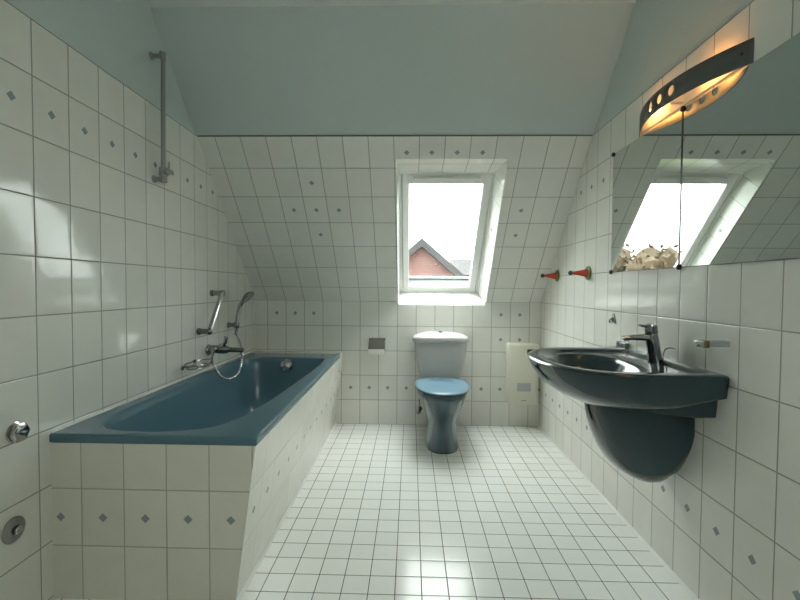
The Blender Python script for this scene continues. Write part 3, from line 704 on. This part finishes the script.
for y in (-1.60, -1.94):
    b = MB(); b.lathe([(.0, -.065), (.011, -.06), (.013, -.05), (.013, .05), (.011, .06), (0, .065)], (W - .034, y, 1.872), (0, 1, 0), 18); b.build('bulb', 'bulb', t)
b = MB(); b.box(W - .05, W - .006, -1.775, -1.755, 1.840, 1.885, bev=.002); b.build('socket', 'lamp_w', t)
b = MB(); y = -2.068; b.lathe([(.005, 0), (.005, .002), (0, .003)], (bowx(y, 0) - .0015, y, 1.862), (-1, -.5, 0), 12); b.build('screw', 'black', t)

# ------------------------------------------------------------------ outside
b = MB(); b.box(-150, 150, 2, 300, -6.2, -5.2); st(b.build('ground', 'grass', smooth=False))
t = empty('brick_house', (1.7, 12, -5.2), 'red brick gable house with grey roof seen through the window', 'house')
px, pz, hwid = 1.65, 2.90, 5.4
b = MB(); b.hexa([(px - hwid, 12, -5.2), (px + hwid, 12, -5.2), (px + hwid, 12, pz - .25 - hwid * .87), (px, 12, pz - .25), (px - hwid, 12, pz - .25 - hwid * .87)],
                 [(px - hwid, 22, -5.2), (px + hwid, 22, -5.2), (px + hwid, 22, pz - .25 - hwid * .87), (px, 22, pz - .25), (px - hwid, 22, pz - .25 - hwid * .87)]); b.build('gable_wall', 'brick', t, smooth=False)
for s_ in (-1, 1):
    b = MB(); e = hwid + .5
    q = [(px, 11.75, pz), (px + s_ * e, 11.75, pz - e * .87), (px + s_ * e, 11.75, pz - e * .87 - .30), (px, 11.75, pz - .30)]
    b.hexa(q, [(x, 22.2, z) for x, y, z in q]); b.build('roof', 'rooftile', t, smooth=False)
t = empty('neighbour_house', (6, 36, -5.2), 'distant pale house with dark roof at right of the window view', 'house')
hx0, hx1 = 5.55, 9.0
b = MB(); b.box(hx0, hx1, 36, 42, -5.2, 2.35); b.build('wall', 'white_render', t, smooth=False)
b = MB(); b.hexa([(hx0 - .4, 35.6, 2.3), (hx0 - .4, 42.4, 2.3), (hx0 - .4, 39, 4.0)], [(hx1 + .4, 35.6, 2.3), (hx1 + .4, 42.4, 2.3), (hx1 + .4, 39, 4.0)]); b.build('roof', 'rooftile', t, smooth=False)
for wx in (5.75, 6.6, 7.45):
    for wz in (1.2, -.4):
        b = MB(); b.box(wx, wx + .5, 35.94, 36.0, wz, wz + .75); b.build('window_pane', 'pane_d', t, smooth=False)

def tree(x, y, h, r, label):
    t = empty('autumn_tree', (x, y, -5.2), label, 'tree', 'autumn trees seen in the mirror')
    b = MB(); b.tube([(x, y, -5.2), (x + .1, y, -5.2 + h * .4), (x, y, -5.2 + h * .75)], .2, 10, rs=[.28, .2, .08])
    for k in range(7):
        a = k * .9; b.tube([(x, y, -5.2 + h * (.35 + .05 * k)), (x + math.cos(a) * r * .6, y + math.sin(a) * r * .6, -5.2 + h * (.55 + .05 * k))], .05, 6, rs=[.08, .03])
    b.build('trunk', 'bark', t)
    b = MB(); rnd = random.Random(int(x * 10))
    blobs = [(Vector((x + rnd.uniform(-.6, .6) * r, y + rnd.uniform(-.6, .6) * r, -5.2 + h * rnd.uniform(.55, .86))), r * rnd.uniform(.35, .55)) for _ in range(11)]
    for c, rr in blobs:
        g = bmesh.ops.create_icosphere(b.bm, subdivisions=2, radius=rr * .9)['verts']
        for v in g: v.co = c + v.co * rnd.uniform(.75, 1.15)
    for i in range(3600):
        c, rr = rnd.choice(blobs)
        d = Vector((rnd.gauss(0, 1), rnd.gauss(0, 1), rnd.gauss(0, 1))).normalized() * rr * rnd.uniform(.15, 1.05)
        p = c + d; u = Vector((rnd.gauss(0, 1), rnd.gauss(0, 1), rnd.gauss(0, 1))).normalized(); v = u.orthogonal().normalized(); s_ = rnd.uniform(.15, .26)
        b.face([p + u * s_, p + v * s_ * .6, p - u * s_, p - v * s_ * .6])
    b.build('crown', 'leaf', t, smooth=False, recalc=False)
tree(-7.5, 26, 9.6, 2.6, 'orange-brown autumn tree outside, first beside the window edge')
tree(-14.5, 30, 10.2, 3.0, 'orange-brown autumn tree outside, between the other two')
tree(-22.0, 30, 10.0, 3.0, 'orange-brown autumn tree outside, furthest to the left')

# ------------------------------------------------------------------ sky
w = bpy.data.worlds.new('sky'); S.world = w; w.use_nodes = True; nt = w.node_tree
bg = nt.nodes['Background']; tc = nt.nodes.new('ShaderNodeTexCoord')
sx = nt.nodes.new('ShaderNodeSeparateXYZ'); nt.links.new(tc.outputs['Generated'], sx.inputs[0])
z = E(nt, sx.outputs[2]).max(0.0)
mp = nt.nodes.new('ShaderNodeMapping'); mp.inputs['Scale'].default_value = (1, 1, 3.2); nt.links.new(tc.outputs['Generated'], mp.inputs[0])
nz = nt.nodes.new('ShaderNodeTexNoise'); nz.inputs['Scale'].default_value = 3.2; nz.inputs['Detail'].default_value = 5; nt.links.new(mp.outputs[0], nz.inputs['Vector'])
rmp = nt.nodes.new('ShaderNodeValToRGB'); rmp.color_ramp.elements[0].position = .42; rmp.color_ramp.elements[1].position = .62
rmp.color_ramp.elements[0].color = (.98, 1.0, .985, 1); rmp.color_ramp.elements[1].color = (.60, .68, .66, 1)
nt.links.new(nz.outputs['Fac'], rmp.inputs[0]); nt.links.new(rmp.outputs[0], bg.inputs['Color'])
SKY0, SKY1, SKYB = 5.0, 7.5, 0
back = (E(nt, sx.outputs[1]) * -1.0).max(0.0)
stg = (z * SKY1) + SKY0 + back * SKYB
nt.links.new(stg.v, bg.inputs['Strength'])

# ------------------------------------------------------------------ camera
cam = bpy.data.cameras.new('camera'); co = bpy.data.objects.new('camera', cam); C.objects.link(co)
yaw, pitch, roll = -.0258, .0299, -.007
f_ = Vector((math.sin(yaw) * math.cos(pitch), math.cos(yaw) * math.cos(pitch), -math.sin(pitch))); r_ = Vector((math.cos(yaw), -math.sin(yaw), 0)); d_ = f_.cross(r_)
r2 = r_ * math.cos(roll) + d_ * math.sin(roll); d2 = -r_ * math.sin(roll) + d_ * math.cos(roll)
mw = Matrix((( r2.x, -d2.x, -f_.x, 1.2763), (r2.y, -d2.y, -f_.y, -3.4431), (r2.z, -d2.z, -f_.z, 1.1253), (0, 0, 0, 1)))
co.matrix_world = mw
cam.sensor_width = 36; cam.lens = 423.986 / 800 * 36; cam.clip_start = .02; cam.clip_end = 1000
S.camera = co
S.view_settings.view_transform = 'Standard'; S.view_settings.look = 'None'; S.view_settings.gamma = 1; S.view_settings.use_curve_mapping = False
S.view_settings.exposure = 0.75
S.cycles.max_bounces = 16; S.cycles.diffuse_bounces = 12; S.cycles.glossy_bounces = 6
